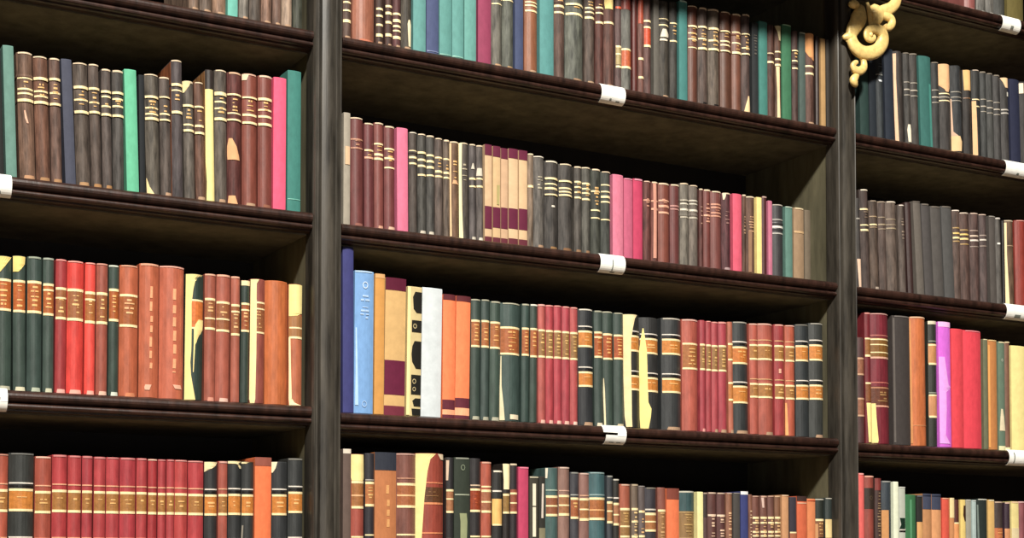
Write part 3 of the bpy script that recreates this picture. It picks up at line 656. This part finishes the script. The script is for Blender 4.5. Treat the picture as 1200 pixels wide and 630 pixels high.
ROWS.append(('M4', "middle bay's bottom shelf", 'books on the middle bay bottom shelf', [
 (402,411.5,526,0,'#5e4c44',CL,'C0-3#cfc2b0','slim taupe book'),
 (412.5,427.5,532,0,'#8a4034',LE,'L19-36#9a663c;G19,3;G28,2#d8ac80;G36,3;G56,2;P#ead694:.3,.0,.95/8,.0,.97/16,.0,.99/18,.04,.9','rust book with cream head'),
 (428.5,439.5,531,0,'#242228',LE,'G18,1.4#a09890;L20-36#a86a40;G20,3;G35,3;T23-33;G55,1.6','slim black labelled book'),
 (440,465.5,530,0,'#b06a38',CL,'C0-12#282c38;V22-50#d09a64','orange-brown book with navy head'),
 (466.5,489.5,531,0,'#6a4036',LE,'G17,1.6#b08068;L21-36#9a5c3a;G21,3;G36,3;G28.5,2#e0b888;G55,2;H#b08c80','mauve-brown labelled book'),
 (490,523,531,0,'#84382a',LE,'G20,1.8#c87a58;L23-34#5a3822;G34,2.4#d88a60;T26-31#8a6440;G54,1.6#d88a60;P#ead694:.3,.0,.62/4,.0,.42/12,.0,.33/30,.0,.24/60,.0,.16/99,.0,.1;P#e8d4b4:.3,.7,.98/4,.85,1','red-brown book with cream wedge'),
 (523.5,532.5,536,0,'#1e1c1e',LE,'L24-38#9a6848;G23,2.6;G29,1.6;G38,2.6;G57,2;P#c8b09a:2,.0,.3/16,.0,.2','slim black labelled book with chipped edge'),
 (533,551.5,536,0,'#2c342a',CL,'O7,5.5#7c8670;G26,1.6#9aa08c;P#8e9470:39,.3,.75/45,.35,.8/60,.35,.75;O62,5#a5a680;P#d0ccb0:58,.5,.6/66,.4,.9;H#8a8c80','dark green book with pale flourish'),
 (552,564.5,537,0,'#232021',LE,'G19,1.8#c0a890;L21-37#8a3a20;G22,2.6;G37,2.8;T25-33#b85a34;G55,2','black book with red label'),
 (565,577,541,0,'#984a38',LE,'G18,2;G21,3;L21-36#9a6248;G29,2;G36,3;G54,2;H#d0a08c','rust labelled book'),
 (577.5,589.5,551,0,'#232322',LE,'H#e0d8c4;W16,2;C22-42#d2a45c;G42,2','black book with tan square label'),
 (590,598,543,0,'#231e1c',LE,'P#ecdcb0:.3,.0,1/12,.1,1/19,.1,.9;L22-36#8a6a3c;G23,2.6;G36,2.6;W58,2','slim black book with cream head'),
 (598.5,607,543,0,'#231d20',LE,'H#d0c0a4;L19-36#8a4c38;G22,2.6;G29,1.8;G36,2.6;W58,2','slim black book with brown label'),
 (608,620,547,0,'#b6335a',CL,'H#d87a90','raspberry pink cloth book'),
 (621,631.5,558,0,'#39362c',CL,'H#b0aa94;P#dcd6c0:6,.3,.65/24,.3,.65;P#dcd6c0:25,.3,.65/49,.3,.65','olive-black book with white spine strips'),
 (632,639.5,558,0,'#2a2822',CL,'P#c8bcb0:6,.4,.7/34,.3,.6;C42-100#7a7458','slim olive book with tall white strip'),
 (641,655.5,548,0,'#3a5250',LE,'G17,1.6#a0b0a0;G22,3;L22-36#8a543a;G29,2;G36,3;G55,1.6#90a8a0;P#d8d0bc:.3,.0,.14/8,.0,.1','dark teal labelled book with pale corner'),
 (656,669,547,0,'#7a5c52',LE,'G18,1.6#c09a88;G22,3;L22-36#9a6a48;G29,2;G36,3.4;G56,1.6#c09a88;H#c8b0a0','mauve-tan labelled book'),
 (669.5,679.5,553,0,'#35353a',LE,'G18,1.4#a0a09c;G21,3;L21-36#9a5a38;T24-33;G36,3;H#8a8a84','slim dark gray labelled book'),
 (680,692,554,0,'#7a5850',LE,'G18,1.6#c89c80;G21,3;L21-37#9a6640;G29,2;G37,3.4;H#c8aca0','mauve labelled book beside dark gray one'),
 (692.5,711.5,553,0,'#38565a',LE,'G18,1.8#8aa0a0;G21,3;L21-37#9c6038;G30,2#d8a470;G37,3.2;H#8aa0a0','wide teal labelled book'),
 (712,719,557,0,'#2f3338',LE,'G18,1.6#b8b4a8;G22,3;L22-38#9a6a44;G29,2;G38,3;H#8a8a84','slim slate labelled book'),
 (719.5,726.5,561,0,'#24231f',LE,'W16,1.8;G21,3;L21-38#9a6a4c;G30,2;G38,3;H#b8b4a8','slim black labelled book below white cap'),
 (728,740,567,0,'#8e4c38',LE,'L22-46#8e6a40;G22,3;G37,2.2;G46,2.6;T25-35#b8945c;H#c8a490','rust labelled book with pale lettering'),
 (741,749,567,0,'#5e5044',LE,'T22-48#e0c08a;G22,3;G33,2.6;G46,3;H#a89880','slim gray-brown gilt book'),
 (749.5,757,569,0,'#544a48',LE,'T22-46#d8ac78;G23,3;G45,3;H#8a8480','slim mauve-gray gilt book'),
 (757.5,771,571,0,'#2f2d33',LE,'G20,2#c8c0b4;G24,3.4;L24-39#9c6840;G31,2;G39,2.8;H#8a8478','charcoal labelled book'),
 (772,781.5,571,0,'#764438',LE,'L21-50#8e6844;T23-48#c8a070;G21,3;G48,3','rust-brown gilt book'),
 (782,797,572,0,'#de6c38',CL,'C0-10#78382a','orange book with rust head'),
 (798,816.5,575,0,'#7c5f38',LE,'C0-19#2c4446;T22-44#b0905c;G20,2#a88a5c;G45,2.4#c8b48c;H#b8b4a4','teal-headed tan book'),
 (817,824.5,576,0,'#e4dca0',PA,'','slim cream-yellow book'),
 (825,830,577,0,'#2e2220',LE,'C24-100#4a3230;H#a89484','very slim dark brown book'),
 (830.5,841,576.5,0,'#50302c',LE,'H#c8b09c;T22-44#e0c0a4;G22,2.6#e0c8b0','brown book with silvery lettering'),
 (841.5,851.5,577,0,'#4e2e2c',LE,'H#c8b09c;T22-44#e0c0a4;G22,2.6#e0c8b0','brown book with silvery lettering'),
 (852,859.5,577,0,'#78503c',LE,'T19-45#e0b890;H#b8a090','slim tan-brown gilt book'),
 (860,868,577,0,'#45413e',CL,'H#8a8480','slim charcoal cloth book'),
 (868.5,877.5,575.5,0,'#323a70',CL,'C0-3#e0e0e0','navy cloth book with white cap'),
 (878,882.5,579,0,'#6a4434',LE,'T16-50#e0c0a0','very slim brown gilt book'),
 (883,891,580.5,0,'#623c32',LE,'G22,3;G27,2.4;G36,2.6;G40,2;T24-44#d0a878;H#c09c88','brown gilt-panelled book'),
 (891.5,900.5,580.5,0,'#674238',LE,'P#c8aca0:2,.1,.35/12,.2,.4;G22,3;G27,2.4;G36,2.6;G40,2;T24-44#d0a878;H#c09c88','brown gilt-panelled book'),
 (901,908.5,580.5,0,'#5e3c34',LE,'G22,3;G27,2.4;G36,2.6;G40,2;T24-44#d0a878;H#c09c88','brown gilt-panelled book'),
 (909,916,580.5,0,'#6c4832',LE,'G22,3;G27,2.4;G36,2.6;G40,2;T24-44#d0a878;H#c0a080','brown gilt-panelled book'),
 (916.5,925,579.5,0,'#bf8a5c',CL,'H#d8b898','slim pale tan cloth book'),
 (926,934,582,0,'#35303a',CL,'C36-100#a05c3c;G36,2','slim purple-gray book'),
 (935,946.5,581,0,'#c85a30',CL,'C0-5#3a2420;B7,1.6#d8aa8c','orange book with dark cap'),
 (947,956.5,584,0,'#d27a44',CL,'B2,1.4#a8442a','slim light orange cloth book'),
 (957,967.5,584,0,'#20251f',LE,'G22,3;L22-40#7a5034;T25-38;P#b88a60:26,.0,.2/70,.0,.25;H#b0aca0','black-green labelled book'),
 (968,977.5,583,0,'#2a3230',LE,'C22-41#cdb47c;H#b0aca0','black-green book with cream label'),
]))
ROWS.append(('R0', "right bay's top shelf", 'old books on the right bay top shelf', [
 (1132,1145,-128,0,'#7a4440',LE,'F#c08a84','dull red book'),
 (1146,1156,-124,0,'#5d5a55',W_,'F#a8a49c','gray worn book'),
 (1156.5,1166,-122,0,'#57544f',W_,'F#a8a49c','gray worn book'),
 (1167,1180,-120,0,'#33332f',W_,'F#a8a49c','charcoal worn book'),
 (1181,1200,-116,0,'#5f5424',CL,'F#8a8068','olive-yellow cloth book'),
]))
ROWS.append(('R1', "right bay's second shelf", 'old books on the right bay second shelf', [
 (1008,1018.5,56,2,'#1f3632',CL,'','slim blackish teal book'),
 (1019,1027.5,57,2,'#1d242c',CL,'','slim blue-black book'),
 (1028,1037,58,2,'#22272a',W_,'G28,1.4#8a8a86;P#d0d4d8:34,.2,.5/36,.3,.6;T16-30#555a5c','blackish book with silver speck'),
 (1037.5,1048,57,2,'#1f2632',CL,'','dark navy book'),
 (1050,1060.5,60,3,'#2f2824',W_,'P#e0b898:3,.0,.2/30,.0,.16/70,.0,.2/98,.02,.24','dark brown book with cream left edge'),
 (1061,1068.5,62,3,'#302d2a',W_,O5+';P#e8dcc4:78,.3,.6/84,.2,.8/97,.3,.75','dark book with cream chip at foot'),
 (1069,1078,63,3,'#35302c',W_,O5,'dark banded book'),
 (1079,1093,66,3,'#2c625c',CL,'P#4a8a80:30,.75,.9/98,.75,.95','dark teal cloth book'),
 (1094,1103,73,2,'#262625',W_,O5,'dark banded book'),
 (1103.5,1117,75,2,'#2e2a28',W_,'P#d9ac80:.5,.0,.98/12,.0,.98/24,.0,.9/29,.3,.7/32,.4,.6;G34,1.6;G38,1.6#a09888;G42,1.6','dark book with torn peach head'),
 (1117.5,1130.5,77,2,'#26282a',W_,'P#c8a890:38,.0,.05/75,.0,.1/80,.0,.4;G30,1.4#8a8478;G36,1.4#8a8478;G40,1.4#8a8478;P#dcba8c:80,.0,.5/86,.0,.7/97,.0,.6','dark book with peach chip at foot'),
 (1131,1140.5,82,2,'#241f1c',W_,'P#d9b078:.5,.05,.98/24,.1,.98;G33,1.6#7a5a40','dark brown book with peach head'),
 (1141.5,1150.5,82,2,'#262625',W_,'P#dcb488:36,.0,.3/60,.0,.34/98,.0,.36;G34,1.6;G42,1.6;H#b8a898','dark book with peach left edge'),
 (1151,1158,84,2,'#2f302f',W_,O5,'dark gray scratched book'),
 (1158.5,1166,86,2,'#323230',W_,O5,'dark gray scratched book'),
 (1166.5,1174.5,88,2,'#312f2e',W_,O5,'dark gray scratched book'),
 (1175,1184.5,91,2,'#302d2c',W_,'P#d8b890:.5,.0,.9/6,.2,.9/12,.4,.8;P#d0ccc0:17,.6,.9/22,.6,.9;G38,2#b0aaa0;G42,2#b0aaa0','dark book with torn cream head'),
 (1185,1196.5,93,2,'#20243c',CL,'','dark indigo book'),
 (1197.5,1208,96,2,'#2a2624',W_,'P#e8d8c0:2,.0,.3/14,.0,.3','dark book cut off by the edge'),
]))
ROWS.append(('R2', "right bay's third shelf", 'old books on the right bay third shelf', [
 (1004,1009.5,232,2,'#302c2a',W_,'G23,2#9a948a;P#d8b8a0:68,.1,.7/99,.3,.9','very slim dark book'),
 (1010.5,1020.5,222,3,'#3a2e2a',W_,'G20,2.4;G36,1.8;G41,2.8;T22-34#6a5a4c;H#d8ccb8','tall dark brown gilt-banded book'),
 (1021.5,1031,235,3,'#46382f',W_,'G18,1.6#9a8468;G27,2;G30,1.4#9a8468;H#9a8a7a;F#a8988a','dark brown gilt-banded book'),
 (1031.5,1041,236,3,'#483a34',W_,'G18,1.6#8a7a66;G26,2#9a8a70;G31,1.4#8a7a66;H#9a8a7a','dark brown gilt-banded book'),
 (1041.5,1054,236,3,'#53463e',W_,'G20,1.6#8a7a66;G26,1.6#8a7a66;G30,2#9a8a70;H#c8bcac','gray-brown faintly banded book'),
 (1055,1062.5,240,3,'#4b403a',W_,'T16-40#8a7a6c;H#d8ccc0','slim gray-brown mottled book'),
 (1063,1070.5,237,4,'#2e1a18',LE,'','slim maroon-black book'),
 (1073,1081.5,236,6,'#5f5851',CL,'H#6e665e','leaning gray cloth book'),
 (1082.5,1092,239,6,'#484443',CL,'H#6e665e','leaning gray cloth book'),
 (1093,1105,242,5,'#4e4a47',CL,'H#6e665e','leaning gray cloth book'),
 (1106,1118,242,5,'#4b4a49',CL,'H#6e665e','leaning gray cloth book'),
 (1119,1127.5,246,2,'#4b3a33',W_,'G20,1.8#a88a58;G26,2.4#e0c070;G31,2.8#f0dca0;G35,1.8#a88a58;H#d8ccc0','brown book with bright gilt bands'),
 (1128,1138.5,249,2,'#49352f',W_,'G20,1.8#a88a58;G25,2.4#e0c070;G30,2.8#e8d090;G36,1.8#a88a58;H#c8b8a8','brown book with bright gilt bands'),
 (1139.5,1150,249.5,2,'#45322e',W_,'G20,1.6#9a8478;G26,2.4#c8b4a0;G31,2.6#d8ccc0;G38,1.6#8a7a70;H#c8b0a0','brown book with pale bands'),
 (1150.5,1159,251,2,'#453836',W_,'G24,1.8#9a8a80;G29,2.4#c8c0b4;G36,1.6#8a7a70;H#c8b0a0','brown book with pale bands'),
 (1160.5,1168,253,2,'#4d4743',CL,'H#8a847c','slim gray cloth book'),
 (1168.5,1175,255,2,'#4b4743',W_,'P#e0dcd4:29,.2,.6/31,.2,.6;H#c8c0b8','slim gray book with white speck'),
 (1175.5,1178.5,258,1,'#171312',LE,'','very slim black book'),
 (1179,1191.5,258,2,'#55402f',W_,'P#e8d4a8:3,.0,.2/40,.0,.18/70,.0,.22/98,.04,.26;G30,1.6#9a8068;H#b8a890','brown book with cream left edge'),
 (1193,1206,258,1,'#7a2a20',LE,'H#c88a80','brick red book'),
]))
ROWS.append(('R3', "right bay's fourth shelf", 'books on the right bay fourth shelf', [
 (1005.5,1014.5,395,0,'#452a2a',LE,'L19-36#8a5a44;G20,2.4#c09a7c;G35,2.4#c09a7c;L58-74#8a5a44;G58,2.4#c09a7c;G74,2.4#c09a7c','slim dark maroon labelled book'),
 (1015,1022,366,1,'#641820',LE,'G20,2.4;L21-33#8a5a30;G33,3;G54,2.4;L54-68#7a4a2c;H#c88880;P#e9d790:69,.1,.98/99,.3,.98','slim deep red gilt-labelled book'),
 (1022.5,1046.5,367,1,'#661a26',LE,'G17,1.6#b06a60;L19-34#7a5428;G20,2;G24,1.6;G30,1.6;G34,2.6#d8a890;G53,1.6#b86a60;L56-71#5e3424;G57,1.6#c08868;G71,2.4#d8a088;T60-68#a07a50;H#c89890;P#e9d790:69,.0,.2/80,.0,.22/97,.0,.28/99,.05,.26','wide deep red gilt-labelled book'),
 (1048,1068.5,370,1,'#3b3533',CL,'P#5e5854:2,.02,.1/98,.02,.1;H#6e6864','plain charcoal book'),
 (1069.5,1089,371,1,'#ae5e30',LE,'H#e0b898;P#c88a58:3,.0,.08/98,.0,.1;B84,1.2#c8875a','orange-brown leather book'),
 (1090,1100,376,0,'#23251f',LE,'C0-2.5#c8bca4;G16,1.6#8a9080;C18-34#a87444;G19,2.4;G34,3;G57,1.6#8a9080;C59-76#b07a50;G59,2.4;G76,3','slim black book with tan labels'),
 (1100.5,1115.5,377,1,'#cf5ad2',CL,'C0-4#e8b0e4;P#e0a0e6:28,.0,.4/50,.0,.7/52,.0,.95/56,.0,.5/70,.0,.5/90,.0,.4/97,.0,.8','magenta mottled book'),
 (1116,1130.5,385,0,'#d8303f',CL,'','slightly narrower bright red book'),
 (1131,1152,387,0,'#d82e42',CL,'H#e08088','wide bright red book'),
 (1153,1158.5,397,0,'#66684e',CL,'H#d8d0a8','very slim gray-olive book'),
 (1159,1169.5,398,0,'#b87434',CL,'H#e0c088;P#d89a58:5,.0,.15/98,.0,.15','ochre cloth book'),
 (1170,1178.5,400,0,'#5d7360',CL,'O17,3#d8dccc;P#d8ccac:62,.3,.5/70,.2,.7/82,.1,.9;H#e0d4ac;C96-100#e0d8a4','slim sage green book with cream mark'),
 (1179,1185,400,0,'#6a4836',LE,'H#d8c49c;C97-100#e0d8a4','slim brown book beside the cream one'),
 (1186.5,1204,405,0,'#e8d893',PA,'','plain cream book'),
]))
ROWS.append(('R4', "right bay's bottom shelf", 'books on the right bay bottom shelf', [
 (1007,1013.5,554,0,'#dc5a54',CL,'H#e8a09c','slim salmon-red book'),
 (1015.5,1026.5,557,0,'#7c382e',LE,'C10-27#2c2018;O18,4.5#5a4a38;H#d8a490','rust book with dark panel'),
 (1027,1034.5,560,0,'#3a2622',LE,'C0-10#6a2824;T12-50#8a7458','slim dark ornate book'),
 (1035,1047,563,0,'#2c343b',LE,'P#c08c5c:25,.0,.5/60,.0,.5;H#8a8a86','navy-gray book with tan patch'),
 (1047.5,1053.5,564,0,'#dfe4cc',PA,'','slim ivory book'),
 (1054,1061.5,570,0,'#b4b8ac',PA,'H#d8d8d0;P#10281c:28,.1,.9/34,.3,.9/38,.0,.9;W38,3;B40,2','slim gray-white book with dark green mark'),
 (1062,1074.5,579,0,'#2f6a40',CL,'P#58906a:5,.35,.5/98,.35,.5','green cloth book'),
 (1075,1082,580,0,'#262624',CL,'C26-100#d29a58;H#5a6068','slim black-headed tan book'),
 (1082.5,1092.5,578,0,'#b67e4c',CL,'C0-15#3a4056;B2,2#1e2434','tan book with navy head'),
 (1093,1104,578.5,0,'#d0905a',CL,'C0-15#3a4056;B2,2#1e2434','tan book with navy head'),
 (1105,1113,583,0,'#d24a34',CL,'H#e8b090','slim vermilion book'),
 (1113.5,1119,583,0,'#c4824c',CL,'C0-20#e8d090;H#e8d8b0','slim tan book with cream head'),
 (1119.5,1125.5,585,0,'#4a2018',LE,'C24-100#d08a50;G24,2','slim tan book with brown head'),
 (1126,1132,585,0,'#dec478',PA,'P#3a2014:6,.6,.98/16,.5,.98/22,.8,.98','slim cream book with dark chip'),
 (1132.5,1138.5,585,0,'#9a978a',PA,'H#c8c4b8','slim pale gray book'),
 (1139,1144.5,585.5,0,'#a9bab8',PA,'H#d0d8d4','slim ice-blue book'),
 (1146,1158,584,0,'#222c29',CL,'P#6a7670:6,.0,.1/60,.05,.2;H#c8c8bc','black-green cloth book'),
 (1158.5,1166,585,0,'#d2ac6c',PA,'H#e8dcb8','slim honey-cream book'),
 (1166.5,1178,587,0,'#3b302d',LE,'C28-100#a85e34;T30-50#d89a60;H#b8a08c','brown book with orange lower spine'),
 (1179,1185.5,588,0,'#2f1e2a',LE,'C28-100#c88a5c;H#c8a898','slim purple-black book'),
 (1186,1194.5,587,0,'#dfcf8e',PA,'C28-100#d8c8a0;H#e8c8a0','slim yellow-cream book'),
 (1195,1203,587,0,'#7a4448',LE,'H#d8b0ac','slim mauve-red book'),
]))

# ------------------------------------------------------------------ labels and placing
ORD = ['first', 'second', 'third', 'fourth', 'fifth', 'sixth', 'seventh', 'eighth', 'ninth', 'tenth', 'eleventh', 'twelfth', 'thirteenth']

def make_labels(phrase, books):
    descs = [b[7] for b in books]
    front = [i for i, b in enumerate(books) if not (len(b) > 8 and 'y' in b[8])]
    out = []
    for i, d in enumerate(descs):
        if descs.count(d) == 1:
            out.append(f"{d}, on the {phrase}")
            continue
        pos = front.index(i)
        best = None
        for side, step in (('right', -1), ('left', 1)):
            q, n, k = pos+step, 1, 0
            while 0 <= q < len(front):
                j = front[q]; k += 1
                if descs[j] == d: n += 1
                elif descs.count(descs[j]) == 1 and len(descs[j].split()) <= 6:
                    cand = (n, k, f"{ORD[n-1]} {d} {side} of the {descs[j]}, {phrase}")
                    if len(cand[2].replace('-', ' ').replace("'", ' ').split()) <= 17 and (best is None or cand[:2] < best[:2]): best = cand
                    if n > 1 or k > 3: break
                    break
                q += step
        if best is None:
            same = [j for j in front if descs[j] == d]
            n = same.index(i)
            best = (0, 0, f"{ORD[n]} {d} from the left, on the {phrase}")
        out.append(best[2])
    return out

N_BOOKS = 0
ceil_z = {k: min([z for q, z in SHELF_Z.items() if q[0] == k[0] and z > SHELF_Z[k]+.1] or [CASE_TOP]) for k in SHELF_Z}
SEEN = {}
for key, phrase, group, books in ROWS:
    zb = SHELF_Z[key]
    x_min, x_max = BAY[key[0]]
    labels = make_labels(phrase, books)
    rnd = random.Random(key)
    prev = None
    for i, b in enumerate(books):
        x0, x1, ytop, lean, hx, kind, style, desc = b[:8]
        opt = b[8] if len(b) > 8 else {}
        ysp = opt.get('y', .0195 + rnd.uniform(0, .003))
        xm = (x0+x1)/2
        ybot = 645 if key in ('M4', 'L3', 'R4') else None
        base_y = (ytop + 150)
        ymid = min(620, ytop + 70)
        a = place(x0, ymid, ysp); c = place(x1, ymid, ysp)
        t = place(xm, ytop, ysp)
        X0, X1 = a.x, c.x
        X0 = max(X0, x_min+.0015); X1 = min(X1, x_max-.0015)
        zt = min(t.z, ceil_z[key]-.0385)
        h = zt-zb
        h_px = (t.z-zb)/((a - place(x0, ymid+1, ysp)).z)
        ang = -lean/h_px
        zm = zb+h*.5
        sh = 0.0
        if prev is not None:
            p1, pzm, pang, ph = prev
            for z in (zb, zb+min(h, ph)):
                sh = max(sh, p1+(z-pzm)*math.tan(pang) - (X0+(z-zm)*math.tan(ang)) + .0008)
        X0 += sh
        if X1-X0 < .004: X1 = X0+.004
        prev = (X1, zm, ang, h)
        name = 'book'
        build_book(name, X0, X1, zt, zb, ysp, ang, hx, kind, style, labels[i], group, rnd, depth=opt.get('d', .155), side=opt.get('side'))
        N_BOOKS += 1
        lw = len(labels[i].replace('-', ' ').split())
        if labels[i].lower() in SEEN: print('DUP LABEL', labels[i])
        if lw > 16: print('LONG', lw, labels[i])
        SEEN[labels[i].lower()] = 1
print('books', N_BOOKS)

# ------------------------------------------------------------------ paper shelf labels
M_TAG = mat('paper', '#f6f5ee'); M_INK = mat('paper', '#7c8078')
def tag_profile(z, t0, t1, off, n=14):
    """(y, z) along the face of the nosing, t 0..1 from top to bottom"""
    pts = []
    for i in range(n+1):
        t = t0+(t1-t0)*i/n
        a = math.pi*(0.5 + t)
        pts.append((.013 + (.0145+off)*math.cos(a), z - .0165 + (.0185+off*.3)*math.sin(a)))
    return pts
def paper_strip(name, x0, x1, prof, material, parent, th=.0008):
    back = [(y+th, zz) for y, zz in prof]
    v, f = extrude_x((prof + back[::-1])[::-1], x0, x1)
    return mesh_obj(name, v, f, material, parent)
def shelf_tag(key, px0, px1, label, split=False, marks=()):
    z = SHELF_Z[key]
    ypx = 300
    y0 = -.0015
    # pixel row of the shelf edge near the tag
    lo, hi = -50, 700
    for _ in range(40):
        mid = (lo+hi)/2
        if place(px0, mid, y0).z > z-.016: lo = mid
        else: hi = mid
    X0 = place(px0, lo, y0).x; X1 = place(px1, lo, y0).x
    root = empty('shelf_label', (0, 0, 0), label, 'label', 'white paper shelf labels')
    if split:
        paper_strip('upper_flap', X0, X1, tag_profile(z, 0.0, .44, .0015), M_TAG, root)
        paper_strip('lower_flap', X0+(X1-X0)*.12, X1, tag_profile(z, .52, 1.0, .0005), M_TAG, root)
        paper_strip('fold', X0+(X1-X0)*.62, X1, tag_profile(z, .40, .56, .0010), M_TAG, root)
    else:
        paper_strip('paper', X0, X1, tag_profile(z, 0.02, 1.0, .0006), M_TAG, root)
    v, f = [], []
    for (u0, u1, t0, t1) in marks:
        pr = tag_profile(z, t0, t1, .0019, 4)
        pb = [(y+.0003, zz) for y, zz in pr]
        vv, ff = extrude_x((pr+pb[::-1])[::-1], X0+(X1-X0)*u0, X0+(X1-X0)*u1)
        o = len(v); v += vv; f += [tuple(q+o for q in face) for face in ff]
    if v:
        mesh_obj('faint_writing', v, f, M_INK, root)
shelf_tag('M1', 705, 733, "white paper label on the edge of the middle bay's top shelf", marks=((.35, .43, .7, .8), (.62, .78, .76, .82)))
shelf_tag('M2', 704, 733, "white paper label below the first pink book, middle bay's second shelf", marks=((.44, .62, .84, .9), (.46, .50, .4, .8)))
shelf_tag('M3', 707, 734, "split white paper label on the edge of the middle bay's third shelf", split=True, marks=((.3, .5, .78, .82), (.62, .8, .78, .82)))
shelf_tag('R0', 1175, 1196, "small white paper label on the right bay's top shelf edge", marks=((.45, .6, .62, .74),))
shelf_tag('R1', 1179, 1205, "white paper label under the indigo book, right bay's second shelf", marks=((.5, .6, .7, .8),))
shelf_tag('R2', 1180, 1206, "white paper label under the brick red book, right bay's third shelf", marks=((.36, .62, .64, .78),))
shelf_tag('R3', 1183, 1209, "white paper label under the plain cream book, right bay's fourth shelf", marks=((.2, .24, .3, .75),))
shelf_tag('L1', -12, 14, "white paper label under the gray-teal book, left bay's second shelf", marks=((.3, .5, .7, .8),))
shelf_tag('L2', -14, 9, "split white paper label on the left bay's third shelf edge", split=True)

# ------------------------------------------------------------------ gilded carved scroll on the right post
M_GOLD = mat('gold', '#f4d084')
orn = empty('carved_scroll', tuple(place(1017, 44, -.02)), 'gilded carved acanthus scroll fixed to the dark post beside the right bay', 'ornament')
org = Vector(orn.location)
def catmull(pts, n=6):
    out = []
    P = [pts[0]] + pts + [pts[-1]]
    for i in range(1, len(P)-2):
        p0, p1, p2, p3 = P[i-1], P[i], P[i+1], P[i+2]
        for k in range(n):
            t = k/n
            out.append(tuple(0.5*((2*b) + (c-a)*t + (2*a-5*b+4*c-d)*t*t + (-a+3*b-3*c+d)*t**3) for a, b, c, d in zip(p0, p1, p2, p3)))
    out.append(pts[-1])
    return out
def carve(name, pts, flat=.75, groove=0.0, n=6, seg=14):
    """tapered carved band through (px, py, radius px, y offset mm)"""
    path = catmull(pts, n)
    W = [place(p[0], p[1], -.02) - org + Vector((0, p[3]*.001, 0)) for p in path]
    R = []
    for p in path:
        R.append((place(p[0]+max(.3, p[2]), p[1], -.02)-place(p[0], p[1], -.02)).length*.93)
    v, f = [], []
    for i, c in enumerate(W):
        tg = (W[min(i+1, len(W)-1)]-W[max(i-1, 0)])
        tg.y *= .2
        if tg.length < 1e-9: tg = Vector((1, 0, 0))
        tg.normalize()
        side = Vector((-tg.z, 0, tg.x)).normalized()
        outv = Vector((0, -1, 0))
        for k in range(seg):
            an = 2*math.pi*k/seg
            r = R[i]
            ff_ = flat
            s_, o_ = math.cos(an), math.sin(an)
            g = 1.0 - groove*math.exp(-(s_/.22)**2) if o_ > 0 else 1.0
            v.append(c + side*r*s_ + outv*r*ff_*o_*g)
    m = len(W)
    for i in range(m-1):
        for k in range(seg):
            a = i*seg+k; b = i*seg+(k+1) % seg
            f.append((a, b, b+seg, a+seg))
    f.append(tuple(range(seg-1, -1, -1))); f.append(tuple(range((m-1)*seg, m*seg)))
    o = mesh_obj(name, v, f, M_GOLD, orn, smooth=True)
    return o
# big volute: from the left leaf round the bottom, up the right and in to the eye
carve('volute', [(1002,22,3.5,6),(999,34,5.5,5),(999,46,6.2,3),(1003,55.5,6.8,1),(1010,61,6.8,0),(1019,62,6.8,-1),(1027.5,58,6.8,-2),(1032.5,50,6.6,-3),(1032,40.5,6.2,-4),(1026,35,5.2,-5),
                 (1018,34.5,4.2,-6),(1013,39,3.6,-7),(1013,45,3.3,-7.5),(1017.5,47.5,3,-8),(1021,45,2.4,-8),(1020,42,1.6,-8)], .62, .22, 8)
carve('eye', [(1014.5,42,2.0,-8),(1016.5,42,2.8,-9),(1018.5,42.3,2.0,-8)], .9)
# leaf on the left with its lobes
carve('leaf', [(1012,6,3.0,6),(1010,12,6.2,4),(1007.5,20,8.6,4),(1004.5,28,7.6,4),(1001.5,36,5.6,4),(999.5,44,3.2,4)], .6, .25)
carve('knob', [(996,4,2.0,4),(999,4.2,4.0,2),(1003,4.6,4.0,2),(1007,5,2.4,4)], .8)
carve('knob', [(989.5,42.5,1.6,6),(993,42.3,3.8,4),(997,42.6,4.2,3),(1000.5,43,3.0,4)], .8)
carve('knob', [(993,46.5,1.0,5),(995,47,2.0,4),(998,48,2.4,4)], .8)
# central stem and the right hand mass
carve('stem', [(1017.5,2,1.4,4),(1018,8,2.2,2),(1018.5,16,2.4,0),(1018.5,24,2.2,-2),(1018,31,1.2,-3)], .8)
carve('leaf', [(1023,5,3.4,5),(1026,12,8.6,3),(1027,19,8.0,1),(1024,26,4.5,-1),(1020,31,1.6,-3)], .6, .2)
carve('leaf', [(1056,-6,3.0,6),(1051,2,5.2,4),(1045,8.5,5.6,3),(1037,12,5.8,2),(1029,14,5.0,2)], .6, .3)
carve('curl', [(1030,17,3.0,2),(1037,18.5,4.0,0),(1042.5,21.5,4.2,-1),(1044,27,4.0,-2),(1041,32,3.6,-3),(1036.5,32.5,3.0,-4),(1034.5,29.5,2.2,-5)], .8, .15)
# small scroll and drop at the bottom
carve('curl', [(1010,66,3.0,3),(1012.5,72,3.2,2),(1012,79,3.8,1),(1007,83,4.2,0),(1001,81.5,3.8,-1),(998.5,77,3.0,-2),(1001,73.5,2.4,-3),(1003.5,73,1.6,-3)], .8, .15)
carve('drop', [(1006,84.5,2.2,2),(1003,89,3.4,1),(1000,94,4.4,0),(1002,98,3.6,0),(1004.5,100,1.6,1)], .8)
